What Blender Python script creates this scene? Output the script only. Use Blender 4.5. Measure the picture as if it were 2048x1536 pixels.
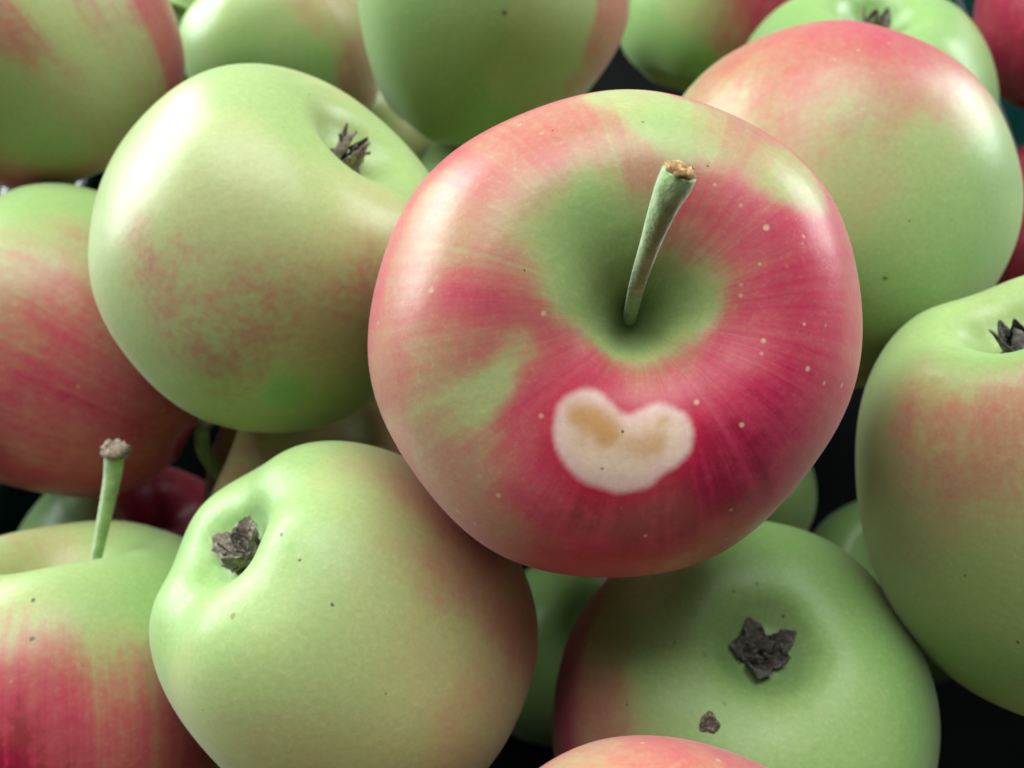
import bpy, bmesh, math, random
import numpy as np
from mathutils import Vector, Matrix

for o in list(bpy.data.objects): bpy.data.objects.remove(o)
scene = bpy.context.scene
col = scene.collection

# ---------------------------------------------------------------- camera
cam_data = bpy.data.cameras.new('camera')
cam = bpy.data.objects.new('camera', cam_data); col.objects.link(cam)
cam.location = (0, 0, 0.37)
cam.rotation_euler = (math.radians(30), 0, 0)          # looking down 60 degrees
cam_data.sensor_width = 36.0
cam_data.lens = 36.0 * 1847.0 / 2048.0
cam_data.clip_start = .005; cam_data.clip_end = 20
cam_data.dof.use_dof = True
cam_data.dof.focus_distance = .126
cam_data.dof.aperture_fstop = 36.0 * 1847.0 / 2048.0 / 1.5   # a 1.5 mm opening
scene.camera = cam

# ---------------------------------------------------------------- light: a room lit by windows
world = bpy.data.worlds.new('World'); scene.world = world; world.use_nodes = True
bg = world.node_tree.nodes['Background']
bg.inputs['Color'].default_value = (.80, 1.0, .88, 1); bg.inputs['Strength'].default_value = .10

def window_light(name, loc, target, sx, sy, power, color):
    d = bpy.data.lights.new(name, 'AREA'); d.shape = 'RECTANGLE'; d.size = sx; d.size_y = sy
    d.energy = power; d.color = color
    o = bpy.data.objects.new(name, d); col.objects.link(o); o.location = loc
    o.rotation_euler = (Vector(target) - Vector(loc)).to_track_quat('-Z', 'Y').to_euler()
    return o
window_light('window_light_left', (-1.12, .82, .50), (0, .1, .2), 1.2, .8, 44, (.90, .99, 1.0))
window_light('window_light_right', (1.15, .75, .55), (0, .1, .2), .7, .7, 20, (.95, .97, 1.0))
window_light('ceiling_bounce', (-.10, .70, 1.65), (0, .1, .2), 1.6, 1.1, 52, (.96, 1.0, .96))

scene.view_settings.view_transform = 'Standard'
scene.view_settings.look = 'None'
scene.view_settings.exposure = -0.1
scene.view_settings.gamma = 1.0

# ---------------------------------------------------------------- helpers
def srgb(r, g, b):
    f = lambda c: (c/255/12.92) if c/255 <= .04045 else ((c/255+.055)/1.055)**2.4
    return (f(r), f(g), f(b), 1)

class NT:
    def __init__(self, name):
        self.m = bpy.data.materials.new(name); self.m.use_nodes = True
        self.t = self.m.node_tree; self.n = self.t.nodes; self.l = self.t.links
        self.b = self.n['Principled BSDF']
    def node(self, typ, **kw):
        n = self.n.new(typ)
        for k, v in kw.items(): setattr(n, k, v)
        return n
    def put(self, sock, v):
        if isinstance(v, bpy.types.NodeSocket): self.l.new(v, sock)
        else: sock.default_value = v
    def math(self, op, a, b=0.0, clamp=False):
        n = self.node('ShaderNodeMath', operation=op, use_clamp=clamp); self.put(n.inputs[0], a); self.put(n.inputs[1], b); return n.outputs[0]
    def step(self, x, a, b):     # smooth 0..1 as x goes a..b
        n = self.node('ShaderNodeMapRange', interpolation_type='SMOOTHSTEP'); self.put(n.inputs[0], x)
        n.inputs[1].default_value = a; n.inputs[2].default_value = b; n.inputs[3].default_value = 0; n.inputs[4].default_value = 1
        return n.outputs[0]
    def mix(self, f, a, b, blend='MIX'):
        n = self.node('ShaderNodeMix', data_type='RGBA', blend_type=blend); self.put(n.inputs[0], f); self.put(n.inputs[6], a); self.put(n.inputs[7], b); return n.outputs[2]
    def attr(self, name):
        return self.node('ShaderNodeAttribute', attribute_name=name)
    def noise(self, vec, scale, detail=2.0, rough=.5):
        n = self.node('ShaderNodeTexNoise'); self.put(n.inputs['Vector'], vec)
        n.inputs['Scale'].default_value = scale; n.inputs['Detail'].default_value = detail; n.inputs['Roughness'].default_value = rough
        return n.outputs[0]
    def vmath(self, op, a, b):
        n = self.node('ShaderNodeVectorMath', operation=op); self.put(n.inputs[0], a); self.put(n.inputs[1], b); return n
    def ramp(self, f, stops):
        n = self.node('ShaderNodeValToRGB'); self.put(n.inputs[0], f); r = n.color_ramp
        while len(r.elements) < len(stops): r.elements.new(.5)
        for e, (p, c) in zip(r.elements, stops): e.position = p; e.color = c
        return n.outputs[0]
    def bump(self, h, dist, strength=1.0, normal=None):
        n = self.node('ShaderNodeBump'); n.inputs['Strength'].default_value = strength; n.inputs['Distance'].default_value = dist
        self.l.new(h, n.inputs['Height'])
        if normal is not None: self.l.new(normal, n.inputs['Normal'])
        return n.outputs[0]

def mesh_object(name, verts, faces, mat, parent=None, smooth=True):
    me = bpy.data.meshes.new(name); me.from_pydata([tuple(v) for v in verts], [], faces)
    if smooth: me.polygons.foreach_set('use_smooth', [True]*len(me.polygons))
    me.materials.append(mat); me.update()
    o = bpy.data.objects.new(name, me); col.objects.link(o); o.parent = parent
    return o

# ---------------------------------------------------------------- the shape of an apple
PROFILE=[(0,.44),(.03,.445),(.075,.475),(.14,.565),(.23,.69),(.34,.79),(.47,.845),(.61,.825),(.76,.73),(.89,.55),(.97,.31),(1.0,.06),
 (.985,-.19),(.935,-.42),(.85,-.60),(.73,-.735),(.59,-.82),(.46,-.855),(.36,-.848),(.28,-.80),(.21,-.72),(.145,-.66),(.07,-.635),(0,-.63)]
def profile(t):
    # Catmull-Rom through PROFILE by arc length, t in 0..1
    P=np.array(PROFILE); P=np.vstack([[-P[1,0],P[1,1]],P,[-P[-2,0],P[-2,1]]])
    seg=np.linalg.norm(np.diff(P[1:-1],axis=0),axis=1); cs=np.concatenate([[0],np.cumsum(seg)]); cs/=cs[-1]
    i=np.clip(np.searchsorted(cs,t,side='right')-1,0,len(seg)-1); u=(t-cs[i])/(cs[i+1]-cs[i])
    a,b,c,d=P[i],P[i+1],P[i+2],P[i+3]; u=u[:,None]
    return .5*((2*b)+(c-a)*u+(2*a-5*b+4*c-d)*u*u+(3*b-a-3*c+d)*u**3)
def apple_points(t,th,p):
    """points on an apple of unit equator radius; t 0 at the stem, 1 at the calyx; th longitude"""
    q=profile(t.ravel()).reshape(t.shape+(2,)); rho=q[...,0].copy(); z=q[...,1].copy()
    ss=lambda a,b,x:(lambda k:k*k*(3-2*k))(np.clip((x-a)/(b-a),0,1))
    inner_s=1-ss(.0,.52,rho); inner_s=inner_s*(z>0); inner_c=(1-ss(0,.42,rho))*(z<0)
    z=z+inner_s*(.40-p['cav'])*1.0 - inner_c*(.2-p['bas'])*1.0
    z=z-p['pit']*np.exp(-(rho/.105)**2)*(z>0)
    low=ss(.35,-.8,z); 
    rho=rho*(1-p['tap']*low)                               # narrower towards the calyx
    ph=p['ph']
    rim=np.exp(-((t-.80)/.09)**2)
    rho=rho*(1+p['lob']*np.cos(5*(th-ph))*(low**1.5)*.6)
    z=z-p['lob']*np.cos(5*(th-ph))*rim*1.1
    # stem shoulder uneven
    sh=np.exp(-((t-.22)/.1)**2)
    z=z+sh*(.035*np.cos(th-ph*1.7)+.02*np.cos(2*th+ph)+.4*p['lob']*np.cos(5*(th-ph)+.4))
    rho=rho*(1+.022*np.cos(2*(th-ph*2.3))+.012*np.cos(3*th+ph)+.008*np.cos(7*th+ph*3)*np.sin(np.pi*t))
    if 'wob' in p:
        a,b,c,e=p['wob']; rho=rho*(1+a*np.cos(2*th)+b*np.sin(2*th)+c*np.cos(3*th)+e*np.sin(3*th))
    z=z*p['hs']
    x=rho*np.cos(th); y=rho*np.sin(th)
    if 'off' in p:
        g=np.exp(-(rho/.55)**2)*(t<.5); x=x+g*p['off'][0]; y=y+g*p['off'][1]
    # lean: calyx offset sideways
    x=x+p['lean']*.06*z; z=z+.05*p['lean']*y
    return np.stack([x,y,z],-1)
DEF=dict(hs=1.0,cav=.40,bas=.20,tap=.10,lob=.014,ph=0.,lean=0.,pit=.12)


# where each apple lies, how it is turned, its proportions, and where its skin is blushed (all in the apple's own space)
DATA = {
'A': {"R":0.03834,"p":{"hs":0.8968,"cav":0.32,"bas":0.2,"tap":0.12,"lob":0.02,"ph":0.6,"lean":0.3,"pit":0.12,"wob":[0.024,0.0078,-0.0112,0.0177],"off":[0.0435,0.0023]},"label":"large red and green apple with pale heart-shaped mark, long stem facing the viewer","base":[0.7,0.4,0.09],"rot":[[0.99961,-0.00231,0.02788],[0.01399,0.90426,-0.42676],[-0.02423,0.42698,0.90394]],"loc":[0.01527,0.08189,0.24292],"pig":[[0.017,0.782,0.647,0.2,0.4,0.09],[0.118,0.686,0.72,0.08,0.6,0.09],[0.291,0.671,0.699,0.25,0.5,0.09],[0.401,0.636,0.691,0.5,0.4,0.09],[0.508,0.522,0.725,0.35,0.5,0.09],[0.536,0.498,0.728,0.2,0.5,0.09],[0.202,0.576,0.758,0.2,0.5,0.09],[-0.189,0.686,0.7,0.53,0.45,0.09],[-0.365,0.638,0.675,0.55,0.45,0.09],[-0.286,0.561,0.745,0.6499999999999999,0.45,0.09],[-0.143,0.591,0.761,0.53,0.45,0.09],[-0.546,0.427,0.707,0.6499999999999999,0.45,0.09],[-0.665,0.378,0.649,0.48000000000000004,0.45,0.09],[-0.46,0.516,0.709,0.53,0.45,0.09],[-0.459,0.329,0.763,0.43,0.45,0.09],[-0.32,0.405,0.774,0.38,0.45,0.09],[-0.068,0.552,0.78,0.3,0.45,0.09],[-0.125,0.441,0.785,0.12,0.7,0.09],[-0.209,0.298,0.759,0.020000000000000004,0.7,0.09],[-0.085,0.305,0.743,0.024,0.7,0.09],[-0.264,0.171,0.742,0.032,0.7,0.09],[-0.141,0.12,0.659,0.0,0.7,0.09],[-0.013,0.382,0.766,0.2,0.6,0.09],[0.01,0.473,0.783,0.5,0.4,0.09],[-0.29,0.24,0.762,0.2,0.7,0.09],[-0.635,0.265,0.708,0.43,0.45,0.09],[-0.761,0.124,0.635,0.51,0.45,0.09],[-0.707,-0.025,0.685,0.6100000000000001,0.45,0.09],[-0.543,0.031,0.76,0.8,0.45,0.09],[-0.414,0.033,0.766,0.8,0.45,0.09],[-0.361,0.131,0.767,0.43,0.45,0.09],[-0.472,0.145,0.775,0.51,0.45,0.09],[-0.833,-0.119,0.557,0.55,0.45,0.09],[-0.865,-0.284,0.442,0.53,0.45,0.09],[-0.721,-0.157,0.654,0.38,0.45,0.09],[-0.627,-0.126,0.709,0.48000000000000004,0.45,0.09],[-0.523,-0.097,0.744,0.55,0.45,0.09],[-0.381,-0.134,0.736,0.12,0.15,0.06],[-0.468,-0.252,0.718,0.06,0.15,0.06],[-0.564,-0.324,0.678,0.15,0.1,0.09],[-0.634,-0.391,0.624,0.35,0.4,0.09],[-0.704,-0.351,0.595,0.35,0.45,0.09],[-0.44,-0.199,0.729,0.08,0.15,0.05],[-0.276,-0.114,0.711,0.82,0.45,0.09],[-0.325,-0.243,0.719,0.85,0.45,0.09],[-0.373,-0.386,0.707,0.8,0.45,0.09],[-0.42,-0.508,0.669,0.5800000000000001,0.45,0.09],[-0.548,-0.509,0.618,0.43,0.45,0.09],[-0.671,-0.479,0.55,0.48000000000000004,0.45,0.09],[-0.633,-0.623,0.469,0.53,0.45,0.09],[-0.49,-0.693,0.536,0.55,0.45,0.09],[-0.326,-0.648,0.642,0.8,0.45,0.09],[-0.2,-0.129,0.68,0.8,0.45,0.09],[-0.107,-0.234,0.676,0.85,0.45,0.09],[0.019,-0.192,0.614,0.5,0.45,0.09],[-0.008,-0.297,0.685,0.68,0.45,0.09],[0.16,-0.201,0.656,0.75,0.45,0.09],[0.237,-0.299,0.727,0.9,0.45,0.09],[0.33,-0.138,0.731,0.8,0.45,0.09],[0.412,-0.057,0.756,0.75,0.45,0.09],[0.032,-0.131,0.532,0.06,0.7,0.09],[-0.136,-0.014,0.612,0.04000000000000001,0.7,0.09],[-0.196,0.027,0.675,0.08000000000000002,0.7,0.09],[0.16,-0.084,0.552,0.08000000000000002,0.7,0.09],[0.236,0.022,0.617,0.08000000000000002,0.7,0.09],[0.283,0.117,0.693,0.11200000000000002,0.7,0.09],[0.216,0.228,0.705,0.38,0.6,0.09],[0.143,0.145,0.592,0.04000000000000001,0.7,0.09],[0.167,-0.137,0.611,0.45,0.45,0.09],[-0.034,-0.074,0.499,0.020000000000000004,0.7,0.09],[0.262,0.411,0.773,0.72,0.45,0.09],[0.369,0.301,0.781,0.75,0.45,0.09],[0.278,0.254,0.743,0.68,0.45,0.09],[0.485,0.232,0.796,0.78,0.45,0.09],[0.566,0.095,0.788,0.81,0.45,0.09],[0.383,0.106,0.754,0.72,0.45,0.09],[0.459,0.031,0.775,0.81,0.45,0.09],[0.597,-0.049,0.774,0.8300000000000001,0.45,0.09],[0.738,0.114,0.709,0.75,0.45,0.09],[0.754,-0.038,0.692,0.78,0.45,0.09],[0.668,-0.234,0.715,0.8300000000000001,0.45,0.09],[0.49,-0.31,0.766,0.8799999999999999,0.45,0.09],[0.39,-0.482,0.729,0.97,0.45,0.09],[0.324,-0.651,0.657,1.0,0.45,0.09],[0.161,-0.734,0.625,1.0,0.45,0.09],[-0.019,-0.723,0.637,1.0,0.45,0.09],[-0.195,-0.699,0.64,0.95,0.45,0.09],[-0.288,-0.485,0.703,0.95,0.45,0.09],[0.226,-0.582,0.698,1.0,0.45,0.09],[0.592,-0.446,0.67,0.8300000000000001,0.45,0.09],[0.089,-0.868,0.499,0.88,0.45,0.09],[-0.091,-0.852,0.522,0.9,0.45,0.09],[0.32,-0.797,0.528,0.8,0.45,0.09],[0.268,-0.903,0.367,0.7,0.45,0.09],[-0.457,-0.779,0.466,0.5800000000000001,0.45,0.09],[-0.251,-0.86,0.476,0.6799999999999999,0.45,0.09],[-0.036,-0.447,0.713,0.95,0.45,0.09]],"spk":[[0.00177,0.02594,0.02801,0.000217,0],[0.01015,0.0194,0.02948,0.000214,0],[-0.01442,0.00519,0.02952,0.000211,0],[-0.01039,0.02511,0.02678,0.000164,0],[-0.00141,-0.01597,0.02727,0.000265,0],[-0.00413,-0.02085,0.02696,0.000265,1]],"heart":{"o":[-0.0439,-0.4458,0.7129],"u":[0.9977,0.0613,-0.029],"v":[-0.0614,0.9981,-0.0035],"poly":[[-0.2258,0.0437],[-0.2177,0.1014],[-0.1942,0.1444],[-0.1407,0.1752],[-0.0856,0.1805],[-0.0427,0.1517],[-0.0056,0.1071],[0.0199,0.0857],[0.0452,0.081],[0.0932,0.1034],[0.1572,0.1189],[0.209,0.0914],[0.241,0.0437],[0.2479,-0.0149],[0.2237,-0.0686],[0.1721,-0.1096],[0.1337,-0.1289],[0.092,-0.1616],[0.0373,-0.1739],[-0.0195,-0.1807],[-0.1016,-0.1498],[-0.1664,-0.1104],[-0.2045,-0.0528],[-0.2253,0.0015]],"tan":[[-0.1366,-0.3724,0.7125,0.0826,1.0],[-0.2074,-0.3475,0.7144,0.0551,0.8],[-0.0756,-0.394,0.711,0.0551,0.7],[0.1121,-0.3697,0.7082,0.0404,1.0],[0.0331,-0.48,0.711,0.0643,0.7],[0.0901,-0.4462,0.7139,0.0551,0.6],[-0.1038,-0.4491,0.7144,0.0459,0.5],[-0.196,-0.4642,0.7128,0.0551,0.3]]},"stem":[[0.002,1e-05,0.00809,0.001161],[0.00177,0.00095,0.01318,0.001195],[0.00108,0.00404,0.02546,0.001296],[0.00148,0.00753,0.03279,0.001546],[0.00183,0.00935,0.03596,0.001759],[0.00244,0.01146,0.03916,0.002141],[0.00296,0.01294,0.0413,0.002524],[0.00353,0.01431,0.04244,0.002561]]},
'B': {"R":0.03544,"p":{"hs":0.9673,"cav":0.4,"bas":0.12,"tap":0.03,"lob":0.002,"ph":2.1,"lean":0.0,"pit":0.12},"label":"pale green apple with faint pink freckled blush and dried calyx, left of the heart-marked apple","base":[0.2,0.45,0.17],"rot":[[-0.57915,-0.51138,-0.63488],[-0.40761,0.8561,-0.31773],[0.706,0.07477,-0.70425]],"loc":[-0.04746,0.11766,0.22085],"pig":[[0.883,0.22,-0.317,0.024699999999999996,0.35,0.17],[0.5,0.363,-0.765,0.024699999999999996,0.55,0.17],[0.35,0.006,-0.825,0.03952,0.65,0.17],[0.783,-0.082,-0.615,0.09879999999999999,0.15000000000000002,0.17],[0.588,-0.443,-0.693,0.05927999999999999,0.35,0.17],[-0.203,-0.043,-0.74,0.00988,0.65,0.17],[0.912,-0.144,-0.332,0.16380000000000003,0,0.17],[0.743,-0.395,-0.553,0.13832,0,0.17],[0.973,-0.017,-0.033,0.22620000000000004,0.2,0.17],[0.928,-0.319,0.028,0.34320000000000006,0.2,0.17],[0.953,-0.22,-0.003,0.3822,0.2,0.17],[0.82,-0.553,-0.093,0.24180000000000001,0.2,0.17],[0.753,-0.678,0.043,0.3822,0.2,0.17],[0.812,-0.569,0.207,0.34320000000000006,0.2,0.17],[0.661,-0.708,-0.303,0.2886,0.2,0.17],[0.652,-0.75,-0.196,0.3822,0.2,0.17],[0.575,-0.686,-0.501,0.1872,0.2,0.17],[0.36,-0.773,-0.565,0.3042,0.2,0.17],[0.26,-0.799,-0.577,0.39780000000000004,0.2,0.17],[0.321,-0.604,-0.738,0.1482,0.2,0.17],[0.612,-0.812,0.177,0.34320000000000006,0.2,0.17],[0.702,-0.632,0.442,0.1482,0.35,0.17],[0.888,-0.306,0.368,0.1482,0.25,0.17],[0.951,-0.083,0.295,0.09879999999999999,0.35,0.17],[0.378,-0.935,0.147,0.0,1.1,0.07],[0.378,-0.935,0.147,0.0,1.1,0.07],[0.378,-0.935,0.147,0.0,1.1,0.07],[0.378,-0.935,0.147,0.0,1.1,0.07],[0.343,-0.944,0.177,0.0,1.1,0.07],[0.412,-0.926,0.087,0.0,1.1,0.07],[0.306,-0.941,-0.152,0.22620000000000004,0.2,0.17],[-0.018,-1.006,0.102,0.1482,0.55,0.17],[0.213,-0.923,0.414,0.1482,0.44999999999999996,0.17],[0.542,-0.803,0.399,0.22620000000000004,0.2,0.17],[0.948,0.167,0.147,0.04939999999999999,0.35,0.17]],"spk":[[0.00587,0.01153,-0.02928,0.000302,0],[0.01853,-0.0013,-0.0286,0.000207,0]]},
'C': {"R":0.03203,"p":{"hs":1.0626,"cav":0.4,"bas":0.11,"tap":0.07,"lob":0.018,"ph":0.3,"lean":0.0,"pit":0.12},"label":"yellow-green apple with wide open crumpled calyx, below and left of the heart-marked apple","base":[0.12,0.6,0.17],"rot":[[-0.68462,0.4381,0.58255],[0.36445,0.89789,-0.24693],[-0.63125,0.04326,-0.77437]],"loc":[-0.02942,0.04554,0.20461],"pig":[[0.309,0.356,-0.882,0.036000000000000004,0.8,0.17],[-0.061,0.583,-0.872,0.036000000000000004,0.7,0.17],[-0.338,0.663,-0.682,0.216,0.4,0.17],[-0.467,0.692,-0.519,0.396,0.45,0.17],[-0.601,0.668,-0.348,0.48600000000000004,0.45,0.17],[-0.773,0.562,-0.135,0.5310000000000001,0.45,0.17],[-0.837,0.503,0.178,0.48600000000000004,0.45,0.17],[-0.85,0.326,0.486,0.48600000000000004,0.45,0.17],[-0.871,0.334,-0.233,0.35100000000000003,0.45,0.17],[-0.729,0.421,-0.537,0.261,0.45,0.17],[-0.575,0.402,-0.752,0.108,0.45,0.17],[-0.555,0.191,-0.868,0.036000000000000004,0.7,0.17],[0.106,-0.345,-0.91,0.0,0.8,0.17],[-0.416,-0.375,-0.886,0.036000000000000004,0.6,0.17],[-0.665,-0.129,-0.768,0.057600000000000005,0.5,0.17],[-0.837,0.029,-0.536,0.14400000000000002,0.3,0.17],[-0.945,-0.033,-0.199,0.216,0.3,0.17],[-0.84,-0.392,-0.38,0.108,0.4,0.17],[-0.644,-0.418,-0.7,0.0864,0.4,0.17],[-0.307,-0.69,-0.732,0.108,0.4,0.17],[-0.39,-0.765,-0.582,0.261,0.3,0.17],[-0.68,-0.634,-0.396,0.216,0.3,0.17],[-0.868,-0.462,-0.167,0.14400000000000002,0.4,0.17],[-0.982,-0.103,0.178,0.30600000000000005,0.3,0.17],[-0.911,-0.064,0.514,0.30600000000000005,0.4,0.17],[-0.005,0.151,-0.779,0.0,1.0,0.17],[0.222,-0.051,-0.843,0.0,0.9,0.17]],"spk":[[-0.02438,-0.00256,-0.02149,0.000352,0],[-0.01349,-0.01017,-0.02852,0.000532,1],[-0.02906,-0.00944,-0.00852,0.000236,1],[-0.01911,0.001,-0.027,0.000298,0],[-0.01452,0.00335,-0.02938,0.000427,0],[-0.0094,-0.02326,-0.02214,0.000238,1]]},
'D': {"R":0.03786,"p":{"hs":0.98,"cav":0.42,"bas":0.2,"tap":0.1,"lob":0.014,"ph":2.2,"lean":0.0,"pit":0.12},"label":"half green, half crimson striped apple with an upright stem in the bottom left corner","base":[0.15,0.7,0.14],"rot":[[-1.0,0.0,0.0],[0.0,-0.55147,0.83419],[0.0,0.83419,0.55147]],"loc":[-0.09151,0.03829,0.17502],"pig":[[-0.24,0.565,0.828,0.05,0.6,0.14],[-0.548,0.137,0.837,0.05,0.8,0.14],[-0.205,0.714,0.754,0.1,0.4,0.14],[-0.485,0.599,0.721,0.02,0.6,0.14],[-0.663,0.464,0.672,0.0,0.9,0.14],[-0.165,0.777,0.708,0.35,0.45,0.14],[-0.288,0.837,0.589,0.5,0.45,0.14],[-0.535,0.71,0.549,0.2,0.4,0.14],[-0.753,0.508,0.507,0.1,0.6,0.14],[-0.384,0.863,0.449,0.78,0.45,0.14],[-0.269,0.937,0.389,0.92,0.45,0.14],[-0.312,0.959,0.225,1.0,0.45,0.14],[-0.439,0.899,0.149,0.95,0.45,0.14],[-0.554,0.791,0.329,0.7,0.45,0.14],[-0.649,0.695,0.375,0.5,0.45,0.14],[-0.645,0.742,0.195,0.72,0.45,0.14],[-0.718,0.625,0.375,0.5,0.45,0.14],[-0.778,0.608,0.134,0.7,0.45,0.14],[-0.842,0.486,-0.049,0.7,0.45,0.14],[-0.605,0.696,0.465,0.45,0.45,0.14],[-0.847,0.47,0.314,0.4,0.45,0.14],[0.303,-0.116,0.751,0.25,0.5,0.14],[-0.556,-0.259,0.823,0.05,0.8,0.14]],"spk":[[-0.00867,0.02667,0.02862,0.000484,0],[-0.01069,0.03104,0.02335,0.000539,0],[-0.01852,0.02964,0.01813,0.000273,1]],"stem":[[-0.00468,-0.00339,0.02281,0.001132],[-0.00692,-0.00175,0.02896,0.00112],[-0.01022,0.00174,0.03741,0.001345],[-0.01311,0.00423,0.04585,0.001666],[-0.01456,0.0059,0.0515,0.001938]]},
'E': {"R":0.03847,"p":{"hs":0.8404,"cav":0.4,"bas":0.12,"tap":0.08,"lob":0.01,"ph":0.9,"lean":0.0,"pit":0.12},"label":"green apple with a round brown scab beside its dark calyx, below the heart-marked apple","base":[0,0.9,0.15],"rot":[[-0.99946,0.02146,0.02476],[0.01638,0.9817,-0.18972],[-0.02838,-0.18921,-0.98153]],"loc":[0.0459,0.03715,0.17783],"pig":[[0.911,0.032,-0.237,0.7999999999999999,0.45,0.15],[0.851,0.327,-0.21,0.75,0.45,0.15],[0.774,0.429,-0.288,0.6,0.45,0.15],[0.962,-0.152,-0.081,0.85,0.45,0.15],[0.797,-0.184,-0.482,0.6,0.45,0.15],[0.756,-0.026,-0.534,0.3,0.45,0.15],[0.725,-0.323,-0.527,0.4,0.45,0.15],[0.634,0.112,-0.62,0.125,0.7,0.15],[0.494,0.372,-0.645,0.25,0.8,0.15],[0.612,0.326,-0.581,0.35000000000000003,0.45,0.15],[0.492,-0.052,-0.708,0,0.8,0.15],[0.023,0.432,-0.711,0,1.0,0.15],[-0.245,0.481,-0.705,0.04166666666666667,1.0,0.15],[-0.395,0.077,-0.715,0,1.0,0.15],[-0.577,-0.133,-0.672,0.016666666666666666,1.0,0.15],[-0.394,-0.308,-0.698,0,0.8,0.15],[-0.694,-0.309,-0.526,0.016666666666666666,1.0,0.15],[-0.076,-0.389,-0.725,0,0.7,0.15],[0.443,-0.322,-0.694,0.016666666666666666,0.8,0.15],[0.555,-0.419,-0.611,0.25,0.5,0.15],[0.167,0.214,-0.703,0,0.9,0.15],[0.005,0.013,-0.597,0,1.1,0.15]],"spk":[[-0.00021,0.0118,-0.02714,0.000373,0],[0.00432,0.01017,-0.02715,0.000297,0],[-0.00465,0.00639,-0.02478,0.000369,0],[0.02499,-0.0101,-0.02372,0.000279,0],[0.01627,-0.00028,-0.02759,0.000285,0],[0.01104,-0.00235,-0.02723,0.000707,2],[0.00877,-0.01123,-0.02748,0.000408,2],[0.00725,0.00997,-0.02772,0.000296,2]],"scab":[[0.0117,-0.01445,-0.02698],[0.1138,-0.2122,-0.9706],0.00185]},
'F': {"R":0.03542,"p":{"hs":1.1946,"cav":0.4,"bas":0.14,"tap":0.1,"lob":0.014,"ph":0.2,"lean":0.0,"pit":0.12},"label":"tall olive-green apple with salmon blush and calyx, cut by the right edge","base":[0.3,0.5,0.15],"rot":[[-0.63357,0.65887,0.40556],[0.38684,0.72374,-0.57145],[-0.67003,-0.20516,-0.71342]],"loc":[0.09825,0.06581,0.21631],"pig":[[0.483,-0.195,-0.965,0.07083333333333335,0.7,0.15],[0.305,0.005,-1.01,0.08499999999999999,0.7,0.15],[0.153,0.236,-0.993,0.10625,0.6,0.15],[0.027,-0.39,-1.014,0.03541666666666667,0.9,0.15],[0.492,-0.459,-0.843,0.1416666666666667,0.6,0.15],[0.208,-0.543,-0.947,0.255,0.45,0.15],[-0.02,-0.572,-0.927,0.425,0.45,0.15],[-0.201,-0.619,-0.883,0.48449999999999993,0.45,0.15],[0.115,-0.655,-0.841,0.4674999999999999,0.45,0.15],[-0.11,-0.693,-0.807,0.425,0.45,0.15],[-0.217,-0.711,-0.77,0.3825,0.45,0.15],[0.27,-0.635,-0.825,0.425,0.45,0.15],[0.557,-0.577,-0.62,0.1416666666666667,0.5,0.15],[0.319,-0.717,-0.655,0.2805,0.45,0.15],[0.069,-0.784,-0.634,0.3825,0.45,0.15],[0.027,-0.759,-0.695,0.4674999999999999,0.45,0.15],[-0.142,-0.803,-0.617,0.34,0.45,0.15],[0.089,-0.851,-0.445,0.255,0.4,0.15],[-0.17,-0.872,-0.427,0.1416666666666667,0.5,0.15],[0.382,-0.818,-0.28,0.17708333333333331,0.6,0.15],[0.016,-0.918,-0.224,0.08499999999999999,0.7,0.15],[0.308,-0.893,-0.003,0.10625,0.7,0.15],[-0.133,-0.945,-0.133,0.07083333333333335,0.6,0.15],[0.131,-0.935,0.328,0.03541666666666667,1.0,0.15],[-0.033,-0.944,0.418,0.03541666666666667,1.0,0.15],[0.643,-0.621,-0.337,0.17708333333333331,0.6,0.15]],"spk":[[0.00227,-0.03242,-0.0073,0.000256,0],[-0.00423,-0.03445,0.00317,0.000314,0]]},
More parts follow.
